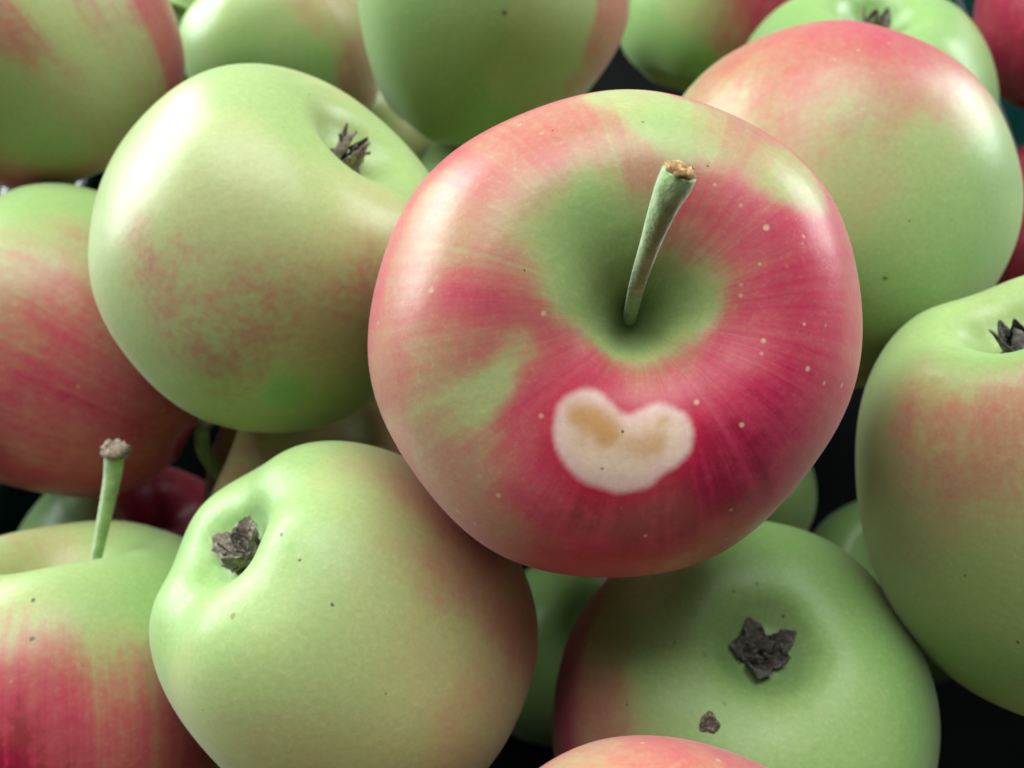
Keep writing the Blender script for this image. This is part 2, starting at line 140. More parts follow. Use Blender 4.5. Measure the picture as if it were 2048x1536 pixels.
'G': {"R":0.03962,"p":{"hs":0.9523,"cav":0.4,"bas":0.2,"tap":0.12,"lob":0.014,"ph":1.9,"lean":0.0,"pit":0.12},"label":"peach-blushed green apple with pink top, up and right behind the heart-marked apple","base":[0.2,0.5,0.15],"rot":[[-0.7328,-0.60258,0.31607],[0.34022,0.0778,0.93712],[-0.58928,0.79426,0.148]],"loc":[0.0688,0.13457,0.20982],"pig":[[0.034,0.987,0.32,0.552,0.45,0.15],[-0.161,0.914,0.493,0.644,0.45,0.15],[-0.387,0.83,0.48,0.6900000000000001,0.45,0.15],[-0.534,0.708,0.495,0.828,0.45,0.15],[-0.67,0.582,0.467,0.644,0.45,0.15],[-0.771,0.5,0.379,0.506,0.45,0.15],[-0.337,0.925,0.291,0.5796,0.45,0.15],[-0.158,0.995,0.086,0.506,0.45,0.15],[0.035,1.007,0.115,0.41400000000000003,0.45,0.15],[-0.541,0.803,0.189,0.5796,0.45,0.15],[-0.724,0.607,0.248,0.506,0.45,0.15],[0.086,0.984,-0.047,0.32200000000000006,0.45,0.15],[-0.3,0.922,-0.106,0.41400000000000003,0.45,0.15],[-0.573,0.76,-0.002,0.36800000000000005,0.45,0.15],[-0.797,0.517,0.233,0.32200000000000006,0.45,0.15],[-0.205,0.887,-0.313,0.30360000000000004,0.45,0.15],[-0.445,0.836,-0.121,0.32200000000000006,0.45,0.15],[-0.582,0.669,-0.239,0.21466666666666667,0.3,0.15],[-0.495,0.657,-0.424,0.23,0.3,0.15],[-0.746,0.542,-0.092,0.115,0.5,0.15],[-0.84,0.447,0.248,0.15333333333333335,0.5,0.15],[-0.945,0.15,0.027,0.023,0.9,0.15],[-0.939,-0.132,-0.077,0.023,1.0,0.15],[-0.818,0.314,-0.283,0.07666666666666667,0.7,0.15],[-0.657,0.411,-0.492,0.092,0.7,0.15],[-0.542,0.352,-0.663,0.07666666666666667,0.9,0.15],[-0.692,0.11,-0.633,0.023,1.0,0.15],[-0.842,-0.059,-0.396,0.0,1.0,0.15],[-0.396,0.66,-0.546,0.19166666666666665,0.45,0.15],[-0.552,0.107,-0.759,0.07666666666666667,1.0,0.15]],"spk":[[-0.02315,0.01283,-0.02553,0.000525,0],[-0.02747,0.01716,-0.01619,0.000296,0]]},
'H': {"R":0.03776,"p":{"hs":0.8843,"cav":0.4,"bas":0.2,"tap":0.1,"lob":0.014,"ph":0.4,"lean":0.0,"pit":0.12},"label":"plain pale green apple peeking over the top of the peach-blushed apple","base":[0,1,0.3],"rot":[[-0.99756,0.04768,0.05103],[0.03492,0.97329,-0.22689],[-0.06048,-0.22455,-0.97258]],"loc":[0.0975,0.19876,0.18222],"pig":[],"spk":[]},
'I': {"R":0.03457,"p":{"hs":0.9631,"cav":0.4,"bas":0.2,"tap":0.1,"lob":0.014,"ph":1.0,"lean":0.0,"pit":0.12},"label":"dark crimson apple in the top right corner","base":[1,0.3,0.3],"rot":[[0.72082,-0.60966,0.32975],[0.34656,0.72902,0.59028],[-0.60026,-0.31121,0.73677]],"loc":[0.17194,0.22793,0.18983],"pig":[],"spk":[]},
'J': {"R":0.03743,"p":{"hs":1.0345,"cav":0.4,"bas":0.2,"tap":0.2,"lob":0.014,"ph":0.1,"lean":0.0,"pit":0.12},"label":"smooth bright green apple with brownish right side at the top centre","base":[0,0.9,0.11],"rot":[[0.84906,-0.44588,0.28336],[0.26415,0.82279,0.50322],[-0.45752,-0.35241,0.81638]],"loc":[-0.00639,0.21058,0.20406],"pig":[[0.459,-0.829,0.3,0.5700000000000001,0.45,0.11],[0.429,-0.841,0.078,0.47000000000000003,0.45,0.11],[0.375,-0.804,-0.147,0.37,0.45,0.11],[0.143,-0.902,-0.035,0.03666666666666667,0.45,0.11],[0.099,-0.942,0.237,0.088,0.45,0.11],[-0.152,-0.959,0.125,0,0.45,0.11],[-0.124,-0.884,-0.179,0,0.45,0.11],[0.677,-0.677,0.078,0.52,0.45,0.11],[0.146,-0.828,-0.259,0.21999999999999997,0.45,0.11],[-0.461,-0.635,-0.477,0,1.1,0.11],[-0.516,-0.464,-0.65,0,1.1,0.11],[-0.498,-0.829,0.013,0,0.8,0.11],[-0.777,-0.431,-0.275,0,0.9,0.11]],"spk":[[-0.01444,-0.03401,0.00589,0.000743,0]]},
'K': {"R":0.02978,"p":{"hs":1.0445,"cav":0.4,"bas":0.2,"tap":0.1,"lob":0.014,"ph":0.7,"lean":0.0,"pit":0.12},"label":"olive-green apple at the top between the striped corner apple and the bright green one","base":[0.1,0.7,0.2],"rot":[[0.79777,0.47606,-0.37004],[-0.30148,0.84642,0.43896],[0.52218,-0.23863,0.81877]],"loc":[-0.07081,0.2341,0.17029],"pig":[[0.965,0.034,0.078,0.35,0.45,0.2],[0.956,-0.203,0.272,0.25,0.45,0.2],[0.909,0.016,-0.245,0.45,0.45,0.2],[0.795,0.112,-0.525,0.4,0.45,0.2],[0.365,-0.783,0.63,0.1,0.6,0.2],[0.481,-0.867,0.223,0.02,1.0,0.2],[0.814,-0.529,-0.035,0.05,0.9,0.2],[0.749,-0.607,0.319,0.12,0.6,0.2],[-0.085,-0.975,0.318,0.15,0.9,0.2],[0.938,-0.199,0.367,0.4,0.45,0.2]],"spk":[]},
'L': {"R":0.03313,"p":{"hs":1.009,"cav":0.4,"bas":0.2,"tap":0.1,"lob":0.014,"ph":2.7,"lean":0.0,"pit":0.12},"label":"green apple with red right side at the top, right of the bright green one","base":[0.1,0.7,0.2],"rot":[[-0.93639,-0.06013,0.34578],[0.30394,-0.63154,0.71328],[0.17548,0.773,0.60965]],"loc":[0.06712,0.26561,0.16655],"pig":[[-0.047,0.89,-0.331,0.4,0.45,0.2],[-0.25,0.872,-0.221,0.75,0.45,0.2],[-0.334,0.871,-0.097,0.9,0.45,0.2],[-0.312,0.772,-0.433,0.55,0.45,0.2],[0.109,0.885,-0.346,0.15,0.5,0.2],[0.022,0.632,-0.774,0.05,0.9,0.2],[0.411,0.49,-0.74,0.05,0.9,0.2]],"spk":[]},
'M': {"R":0.03592,"p":{"hs":0.9696,"cav":0.4,"bas":0.2,"tap":0.1,"lob":0.014,"ph":3.0,"lean":0.0,"pit":0.12},"label":"large yellow-green apple with broken red streaks in the top left corner","base":[0.2,0.4,0.13],"rot":[[0.71714,0.50414,-0.4812],[-0.34846,0.85733,0.37889],[0.60356,-0.10403,0.7905]],"loc":[-0.11825,0.1863,0.21313],"pig":[[0.865,-0.46,0.088,0.5,0.15000000000000002,0.13],[0.856,-0.455,-0.018,0.45000000000000007,0.15000000000000002,0.13],[0.847,-0.489,0.163,0.5,0.15000000000000002,0.13],[0.851,-0.379,-0.197,0.24999999999999997,0.15000000000000002,0.13],[0.959,0.033,-0.048,0.24999999999999997,0.15000000000000002,0.13],[0.97,-0.017,0.043,0.4,0.15000000000000002,0.13],[0.881,0.411,-0.153,0.65,0.15000000000000002,0.13],[0.787,0.473,-0.347,0.65,0.15000000000000002,0.13],[0.706,0.441,-0.531,0.68,0.15000000000000002,0.13],[0.624,0.421,-0.646,0.7000000000000001,0.15000000000000002,0.13],[0.923,0.113,-0.197,0.24999999999999997,0.15000000000000002,0.13],[0.95,-0.237,0.103,0.09999999999999999,0.15000000000000002,0.13],[0.937,-0.234,-0.033,0.09999999999999999,0.15000000000000002,0.13],[0.896,0.0,-0.288,0.19999999999999998,0.15000000000000002,0.13],[0.785,0.096,-0.541,0.24999999999999997,0.15000000000000002,0.13],[0.76,-0.494,-0.273,0.16666666666666666,0.15000000000000002,0.13],[0.774,-0.562,-0.063,0.06666666666666667,0.3,0.13],[0.752,-0.452,-0.361,0.22,0.15000000000000002,0.13],[0.805,-0.262,-0.431,0.13333333333333333,0.15000000000000002,0.13],[0.593,-0.659,-0.318,0.03333333333333333,0.39999999999999997,0.13],[0.669,-0.341,-0.604,0.14666666666666667,0.15000000000000002,0.13],[0.496,-0.613,-0.544,0.03333333333333333,0.6000000000000001,0.13],[0.664,-0.178,-0.666,0.13333333333333333,0.15000000000000002,0.13],[0.24,-0.785,-0.488,0.13333333333333333,0.5,0.13]],"spk":[]},
'N': {"R":0.03796,"p":{"hs":0.996,"cav":0.4,"bas":0.2,"tap":0.1,"lob":0.014,"ph":1.5,"lean":0.0,"pit":0.12},"label":"dark red apple with green top at the left edge, half behind the freckled pale apple","base":[0.8,0.4,0.17],"rot":[[0.22719,0.49467,-0.83886],[-0.48692,0.80368,0.34205],[0.84338,0.33075,0.42346]],"loc":[-0.10615,0.12026,0.17847],"pig":[[0.615,0.637,0.546,0.02,0.8,0.17],[0.566,0.779,0.349,0.05,0.8,0.17],[0.84,0.428,0.438,0.2,0.5,0.17],[0.803,0.562,0.243,0.28,0.4,0.17],[0.956,0.274,0.289,0.4,0.45,0.17],[0.858,0.495,0.075,0.35,0.45,0.17],[0.991,0.193,0.151,0.52,0.45,0.17],[0.969,0.242,-0.018,0.64,0.45,0.17],[0.885,0.432,-0.034,0.4,0.45,0.17],[0.983,0.017,-0.08,0.7000000000000001,0.45,0.17],[0.98,-0.138,-0.003,0.64,0.45,0.17],[0.997,-0.07,0.075,0.47000000000000003,0.45,0.17],[0.933,0.165,-0.25,0.67,0.45,0.17],[0.871,-0.107,-0.413,0.77,0.45,0.17],[0.859,-0.365,-0.249,0.77,0.45,0.17],[0.767,-0.557,-0.202,0.8400000000000001,0.45,0.17],[0.767,-0.177,-0.579,0.74,0.45,0.17],[0.567,-0.264,-0.749,0.77,0.45,0.17],[0.618,-0.576,-0.474,0.8200000000000001,0.45,0.17],[0.928,-0.32,-0.049,0.77,0.45,0.17],[0.744,0.039,-0.662,0.77,0.45,0.17]],"spk":[]},
'T': {"R":0.03178,"p":{"hs":1.1,"cav":0.4,"bas":0.2,"tap":0.1,"lob":0.014,"ph":0.5,"lean":0.0,"pit":0.12},"label":"salmon-red apple of which only the top shows at the bottom edge","base":[0.8,0.3,0.12],"rot":[[0.87848,-0.2656,0.39715],[0.23889,0.96406,0.11631],[-0.41377,-0.0073,0.91035]],"loc":[0.01719,-0.01042,0.22542],"pig":[[-0.015,0.869,0.692,0.68,0.45,0.12],[-0.152,0.86,0.677,0.56,0.45,0.12],[-0.211,0.915,0.52,0.52,0.45,0.12],[0.185,0.802,0.749,0.68,0.45,0.12],[0.053,0.752,0.838,0.56,0.45,0.12],[0.369,0.725,0.749,0.68,0.45,0.12]],"spk":[]},
'O': {"R":0.02972,"p":{"hs":0.9873,"cav":0.4,"bas":0.2,"tap":0.1,"lob":0.014,"ph":0.0,"lean":0.0,"pit":0.12},"label":"sliver of light green apple wedged behind the upper left of the heart-marked apple","base":[0,0.9,0.3],"rot":[[0.99058,-0.10389,0.08916],[0.06845,0.93986,0.33462],[-0.11857,-0.32536,0.93813]],"loc":[-0.00149,0.18313,0.15242],"pig":[],"spk":[]},
'P': {"R":0.03171,"p":{"hs":1.0293,"cav":0.4,"bas":0.2,"tap":0.1,"lob":0.014,"ph":0.9,"lean":0.0,"pit":0.12},"label":"shaded olive apple with a stub of stem in the gap under the freckled pale apple","base":[0.4,0.2,0.3],"rot":[[0.39954,0.34199,-0.85053],[-0.45836,0.87803,0.13774],[0.7939,0.33482,0.50756]],"loc":[-0.04905,0.09539,0.14794],"pig":[[0.804,0.23,0.632,0.3,0.3,0.3],[0.744,-0.078,0.772,0.3,0.3,0.3],[0.828,0.0,0.661,0.45,0.3,0.3]],"spk":[],"stem":[[-0.00604,-0.00529,0.02359,0.001789],[-0.00418,-0.0027,0.02812,0.001892],[-0.00293,0.00014,0.03159,0.001876],[-0.00208,0.00324,0.03342,0.001743],[-0.00088,0.00591,0.03423,0.001612]]},
'Q': {"R":0.03669,"p":{"hs":1.0275,"cav":0.4,"bas":0.2,"tap":0.1,"lob":0.014,"ph":2.0,"lean":0.0,"pit":0.12},"label":"pale bluish-green apple in shade behind the upright stem at the lower left","base":[0.5,0.8,0.2],"rot":[[0.68648,-0.64251,0.34047],[0.36357,0.70879,0.60451],[-0.62973,-0.2912,0.72017]],"loc":[-0.11204,0.08446,0.10122],"pig":[[-0.831,0.192,0.608,0.0,1.0,0.2],[-0.716,-0.113,0.793,0.1,1.0,0.2],[0.037,0.188,0.641,0.95,0.45,0.2],[0.21,0.056,0.687,1.0,0.45,0.2],[-0.415,-0.249,0.878,0.6,0.45,0.2],[0.206,-0.306,0.831,1.0,0.45,0.2]],"spk":[]},
'S': {"R":0.0339,"p":{"hs":0.9962,"cav":0.4,"bas":0.2,"tap":0.1,"lob":0.014,"ph":1.3,"lean":0.0,"pit":0.12},"label":"shaded dark green apple under the lower right of the heart-marked apple","base":[0,1,0.3],"rot":[[0.91945,-0.2158,0.3287],[0.1966,0.97625,0.09098],[-0.34053,-0.01903,0.94004]],"loc":[0.06077,0.1199,0.09281],"pig":[],"spk":[]},
'U': {"R":0.03456,"p":{"hs":1.0,"cav":0.4,"bas":0.2,"tap":0.1,"lob":0.014,"ph":1.6,"lean":0.0,"pit":0.12},"label":"dark green apple deep in the gap between the two bottom calyx apples","base":[0.05,1,0.3],"rot":[[0.91915,-0.21619,0.32929],[0.19696,0.97617,0.09112],[-0.34114,-0.01889,0.93982]],"loc":[0.02073,0.08482,0.0206],"pig":[],"spk":[]},
'V': {"R":0.03376,"p":{"hs":1.0,"cav":0.4,"bas":0.2,"tap":0.1,"lob":0.014,"ph":2.6,"lean":0.0,"pit":0.12},"label":"reddish apple just showing at the right edge under the peach-blushed apple","base":[0.85,0.3,0.3],"rot":[[0.91915,-0.21619,0.32929],[0.19696,0.97617,0.09112],[-0.34114,-0.01889,0.93982]],"loc":[0.17679,0.18416,0.14146],"pig":[],"spk":[]},
'X': {"R":0.03549,"p":{"hs":1.0,"cav":0.4,"bas":0.2,"tap":0.1,"lob":0.014,"ph":0.6,"lean":0.0,"pit":0.12},"label":"dim apple deep behind the calyx of the freckled pale apple","base":[0.2,0.6,0.3],"rot":[[0.91915,0.21619,0.32929],[0.19696,0.47172,-0.85947],[-0.34114,0.85483,0.391]],"loc":[-0.0325,0.24335,0.11213],"pig":[],"spk":[]},
'Y': {"R":0.03395,"p":{"hs":1.0,"cav":0.4,"bas":0.2,"tap":0.1,"lob":0.014,"ph":0.35,"lean":0.0,"pit":0.12},"label":"dark green apple deep in the gap left of the tall right-edge apple","base":[0.05,1,0.3],"rot":[[0.91915,0.24378,-0.30943],[-0.19696,0.96468,0.17494],[0.34114,-0.09986,0.93469]],"loc":[0.13686,0.0997,0.04651],"pig":[],"spk":[]},
'Z': {"R":0.03343,"p":{"hs":1.0,"cav":0.4,"bas":0.2,"tap":0.1,"lob":0.014,"ph":0.35,"lean":0.0,"pit":0.12},"label":"shaded apple with thin pale stem at the top between two green apples","base":[0.1,0.8,0.3],"rot":[[0.98639,-0.13087,0.0995],[0.0822,0.91677,0.39087],[-0.14237,-0.37737,0.91505]],"loc":[-0.12212,0.27039,0.15083],"pig":[],"spk":[],"stem":[[0.01717,-0.02648,0.01177,0.001299],[0.01309,-0.02799,0.01537,0.001282],[0.00895,-0.02925,0.01759,0.001269],[0.00412,-0.03083,0.01921,0.001413]]},
}
BURIED = [[0.0718,0.1869,0.0996,0.0336],[0.1249,-0.0303,0.162,0.03],[-0.111,0.203,0.0812,0.0334],[-0.1142,0.0148,0.1144,0.0337],[0.0768,-0.0335,0.0751,0.0306],[0.0746,0.0286,0.0785,0.0308],[0.1454,0.0931,0.1424,0.0324],[0.0267,-0.0176,0.1464,0.0307],[-0.0448,-0.0167,0.1106,0.0322],[0.0732,-0.0291,0.1905,0.0318],[-0.0754,0.1775,0.1334,0.0324],[-0.0477,-0.0263,0.1976,0.03],[-0.0968,-0.0318,0.1673,0.0325],[0.0065,0.1727,0.0842,0.0306],[0.1586,0.0423,0.1981,0.0324],[0.1354,-0.0021,0.0833,0.0303],[0.0191,-0.0018,0.0816,0.0333],[-0.0523,0.0887,0.0879,0.0301],[0.0083,0.1222,0.1635,0.0338],[0.1287,0.2191,0.0896,0.0304],[0.1598,0.0153,0.1361,0.0319],[0.0855,-0.0095,0.1267,0.0301],[-0.0983,-0.029,0.0709,0.0301],[0.1593,0.1251,0.1894,0.031],[0.0575,0.1504,0.1447,0.0301]]


# ---------------------------------------------------------------- skin
def skin_material(key, d):
    k = NT('apple_skin_' + d['tone'])
    obj = k.node('ShaderNodeTexCoord').outputs['Object']
    lat = k.attr('skin_map').outputs['Vector']
    seed = (sum(map(ord, key))*1.37) % 17
    shift = k.vmath('ADD', lat, (seed, seed*.7, 0)).outputs[0]
    blush = k.attr('blush').outputs['Fac']; green = k.attr('green').outputs['Fac']
    # streaks that run from stem to calyx, plus cloudy mottling
    s1 = k.noise(k.vmath('MULTIPLY', shift, (7, 7, 1.3)).outputs[0], 1.0, 3, .55)
    s2 = k.noise(k.vmath('MULTIPLY', shift, (26, 26, 2.2)).outputs[0], 1.0, 2, .5)
    m1 = k.noise(obj, 170, 3, .6)
    m2 = k.noise(obj, 620, 2, .6)
    var = k.math('ADD', k.math('MULTIPLY', k.math('SUBTRACT', s1, .5), d['streak']), k.math('MULTIPLY', k.math('SUBTRACT', s2, .5), d['streak']*d['fine']))
    var = k.math('ADD', var, k.math('MULTIPLY', k.math('SUBTRACT', m1, .5), d['mottle']))
    var = k.math('ADD', var, k.math('MULTIPLY', k.math('SUBTRACT', m2, .5), d['mottle']*.8))
    amount = k.math('ADD', k.step(blush, .02, .4), .12)
    b = k.math('ADD', blush, k.math('MULTIPLY', var, amount), True)
    ground = k.mix(green, srgb(196, 204, 138), srgb(154, 198, 116))
    red = k.ramp(b, [(.0, srgb(192, 190, 124)), (.28, srgb(196, 172, 124)), (.45, srgb(198, 146, 116)), (.60, srgb(206, 112, 104)), (.76, srgb(210, 78, 100)), (.90, srgb(204, 44, 88)), (1.0, srgb(166, 12, 60))])
    c = k.mix(k.step(b, .04, .44), ground, red)
    # pale freckling and slow tone drift
    c = k.mix(k.math('MULTIPLY', k.step(k.noise(obj, 1250, 1, .5), .54, .70), k.math('SUBTRACT', .19, k.math('MULTIPLY', b, .17))), c, srgb(226, 216, 170))
    c = k.mix(k.math('MULTIPLY', k.step(k.noise(obj, 60, 2, .5), .35, .75), .14), c, srgb(168, 190, 128))
    # lenticels: small pale breathing dots
    vo = k.node('ShaderNodeTexVoronoi', feature='F1'); vo.inputs['Scale'].default_value = 340; k.l.new(obj, vo.inputs['Vector'])
    size = k.node('ShaderNodeSeparateColor'); k.l.new(vo.outputs['Color'], size.inputs[0])
    dd = k.math('SUBTRACT', vo.outputs['Distance'], k.math('MULTIPLY', k.step(size.outputs[0], .30, 1.0), .13))
    dot = k.math('SUBTRACT', 1.0, k.step(dd, -.06, .07))
    dot = k.math('MULTIPLY', dot, k.step(size.outputs[0], .38, .50))
    c = k.mix(k.math('MULTIPLY', dot, k.math('ADD', k.math('MULTIPLY', k.step(b, .25, .8), d['dots']), d['dots']*.25)), c, srgb(232, 205, 170))
    # radiating pale scuffs round the stem and grey-brown russet plus painted-in shade deep in the two hollows
    sep = k.node('ShaderNodeSeparateXYZ'); k.l.new(lat, sep.inputs[0]); t = sep.outputs[2]
    ray = k.noise(k.vmath('MULTIPLY', shift, (30, 30, 4)).outputs[0], 1.0, 2, .6)
    ring = k.math('MULTIPLY', k.step(t, .03, .08), k.math('SUBTRACT', 1.0, k.step(t, .13, .24)))
    c = k.mix(k.math('MULTIPLY', k.math('MULTIPLY', k.step(ray, .60, .74), ring), .10), c, srgb(214, 208, 150))
    rn = k.math('ADD', t, k.math('MULTIPLY', k.math('SUBTRACT', ray, .5), .06))
    c = k.mix(k.math('MULTIPLY', k.math('SUBTRACT', 1.0, k.step(rn, .03, .075)), .28), c, srgb(92, 84, 60))
    c = k.mix(k.math('MULTIPLY', k.step(k.math('SUBTRACT', rn, k.math('MULTIPLY', k.math('SUBTRACT', m1, .5), .05)), d['rus_shade0'], d['rus_shade1']), d['rus']), c, srgb(78, 82, 70))
    if 'heart' in d:
        sd = k.attr('scar').outputs['Fac']; tan = k.attr('scar_tan').outputs['Fac']
        wob = k.math('ADD', k.math('MULTIPLY', k.math('SUBTRACT', m1, .5), .022), k.math('MULTIPLY', k.math('SUBTRACT', m2, .5), .010))
        sdn = k.math('ADD', k.math('SUBTRACT', sd, .006), wob)
        c = k.mix(k.math('MULTIPLY', k.math('SUBTRACT', 1.0, k.step(sdn, .0, .10)), .55), c, srgb(206, 28, 66))      # brighter red halo
        inner = k.mix(k.step(k.math('ADD', tan, k.math('MULTIPLY', k.math('SUBTRACT', m1, .5), 1.6)), .0, 1.4), srgb(240, 210, 186), srgb(206, 154, 98))
        inner = k.mix(k.math('MULTIPLY', k.step(sdn, -.08, -.005), .6), inner, srgb(240, 196, 198))
        c = k.mix(k.math('SUBTRACT', 1.0, k.step(sdn, -.022, .016)), c, inner)
    fleck = k.noise(obj, 2600, 1, .5)
    for i, (x, y, z, r, kind) in enumerate(d['spk']):
        ds = k.vmath('DISTANCE', obj, (x, y, z)).outputs['Value']
        ds = k.math('ADD', ds, k.math('MULTIPLY', k.math('SUBTRACT', fleck, .5), r*1.4))
        f = k.math('SUBTRACT', 1.0, k.step(ds, r*.45, r*1.1))
        c = k.mix(k.math('MULTIPLY', f, (.75, .6, .3)[kind]), c, (srgb(52, 42, 22), srgb(138, 104, 52), srgb(66, 72, 66))[kind])
    grain = k.ramp(k.noise(obj, 1000, 3, .7), [(.30, (.57, .57, .57, 1)), (.70, (.65, .65, .65, 1))])
    c = k.mix(1.0, c, grain, 'MULTIPLY')
    k.l.new(c, k.b.inputs['Base Color'])
    rough = k.math('ADD', d['rough'], k.math('MULTIPLY', k.math('SUBTRACT', m1, .5), .14))
    k.l.new(rough, k.b.inputs['Roughness'])
    k.b.inputs['Specular IOR Level'].default_value = .31
    k.b.inputs['Sheen Weight'].default_value = .12
    k.b.inputs['Sheen Roughness'].default_value = .45
    h = k.noise(obj, 420, 3, .62)
    k.l.new(k.bump(h, .00010, .55), k.b.inputs['Normal'])
    return k.m

def woody_material(name, c0, c1, c2, scale, rough=.85, sheen=.2):
    k = NT(name); obj = k.node('ShaderNodeTexCoord').outputs['Object']
    n = k.noise(obj, scale, 4, .65)
    k.l.new(k.ramp(n, [(.30, c0), (.52, c1), (.72, c2)]), k.b.inputs['Base Color'])
    k.b.inputs['Roughness'].default_value = rough
    k.b.inputs['Sheen Weight'].default_value = sheen
    k.l.new(k.bump(k.noise(obj, scale*2.2, 3, .6), .0004, .8), k.b.inputs['Normal'])
    return k.m
SEPAL = woody_material('dried_sepal', srgb(58, 48, 38), srgb(104, 94, 78), srgb(164, 158, 138), 900)
SEPAL_DARK = woody_material('dark_dried_sepal', srgb(30, 27, 24), srgb(60, 56, 50), srgb(104, 102, 92), 900)
CALYX = woody_material('calyx_core', srgb(22, 18, 14), srgb(50, 42, 34), srgb(96, 88, 72), 800)
STEM = woody_material('downy_green_stem', srgb(108, 136, 76), srgb(130, 158, 94), srgb(164, 184, 132), 300, .7, .6)
CUT = woody_material('cut_stem_end', srgb(70, 50, 34), srgb(146, 110, 62), srgb(214, 190, 120), 800, .9)
BARK = woody_material('dry_stem_end', srgb(84, 70, 56), srgb(136, 118, 100), srgb(190, 174, 156), 800, .9)
SCAB = woody_material('scab_crust', srgb(38, 30, 22), srgb(86, 74, 58), srgb(168, 156, 128), 1400, .8)

# ---------------------------------------------------------------- builders
def poly_sdf(P, poly):
    poly = np.array(poly); n = len(poly); dmin = np.full(len(P), 9.); inside = np.zeros(len(P), bool)
    for i in range(n):
        a, b = poly[i], poly[(i+1) % n]; e = b-a; w = P-a
        h = np.clip((w@e)/(e@e), 0, 1); dmin = np.minimum(dmin, np.linalg.norm(w-h[:, None]*e, axis=1))
        c = ((a[1] > P[:, 1]) != (b[1] > P[:, 1])) & (P[:, 0] < (b[0]-a[0])*(P[:, 1]-a[1])/(b[1]-a[1]+1e-12)+a[0])
        inside ^= c
    return np.where(inside, -dmin, dmin)

def smooth_poly(poly, n=4):
    P = np.array(poly)
    for _ in range(1):
        Q = np.roll(P, -1, 0); P = np.stack([.75*P+.25*Q, .25*P+.75*Q], 1).reshape(-1, 2)
    return P

def make_skin(key, d, parent, nt, nth):
    t = np.linspace(0, 1, nt+1)[1:-1]; th = np.linspace(0, 2*np.pi, nth, endpoint=False)
    T, TH = np.meshgrid(t, th, indexing='ij')
    U = apple_points(T, TH, d['p']).reshape(-1, 3)
    pole = lambda tt: apple_points(np.array([[tt]*8]), np.array([np.linspace(0, 2*np.pi, 8, endpoint=False)]), d['p'])[0].mean(0)
    V = np.vstack([U, pole(0.), pole(1.)])
    n = nt-1; idx = np.arange(n*nth).reshape(n, nth); nx = np.roll(idx, -1, 1)
    quads = np.stack([idx[:-1], idx[1:], nx[1:], nx[:-1]], -1).reshape(-1, 4).tolist()
    tris = [(n*nth, int(idx[0, j]), int(nx[0, j])) for j in range(nth)] + [(n*nth+1, int(nx[-1, j]), int(idx[-1, j])) for j in range(nth)]
    o = mesh_object('skin', V*d['R'], quads+tris, skin_material(key, d), parent)
    me = o.data
    # pigment laid down by nearby control points on the skin
    W = np.full(len(V), 2e-3); Bl = W*d['base'][0]; Gr = W*d['base'][1]
    for x, y, z, b, g, s in d['pig']:
        w = np.exp(-((V-np.array([x, y, z]))**2).sum(1)/(2*(s*.72)**2)); W += w; Bl += w*b; Gr += w*g
    def fattr(name, val):
        a = me.attributes.new(name, 'FLOAT', 'POINT'); a.data.foreach_set('value', np.asarray(val, np.float32))
    fattr('blush', Bl/W); fattr('green', np.clip(Gr/W, 0, 1.1))
    lat = np.vstack([np.stack([np.cos(TH).ravel(), np.sin(TH).ravel(), T.ravel()], 1), [[0, 0, 0], [0, 0, 1]]])
    a = me.attributes.new('skin_map', 'FLOAT_VECTOR', 'POINT'); a.data.foreach_set('vector', lat.astype(np.float32).ravel())
    if 'heart' in d:
        h = d['heart']; q = V-np.array(h['o']); w = np.cross(h['u'], h['v'])
        P2 = np.stack([q@np.array(h['u']), q@np.array(h['v'])], 1)
        sd = poly_sdf(P2, smooth_poly(h['poly'])); sd = np.where(np.abs(q@w) > .6, 2., sd)
        fattr('scar', sd)
        tan = np.zeros(len(V))
        for x, y, z, r, s in h['tan']: tan += s*np.exp(-((V-np.array([x, y, z]))**2).sum(1)/(r*r))
        fattr('scar_tan', tan)
    return o, pole(0.)*d['R'], pole(1.)*d['R']

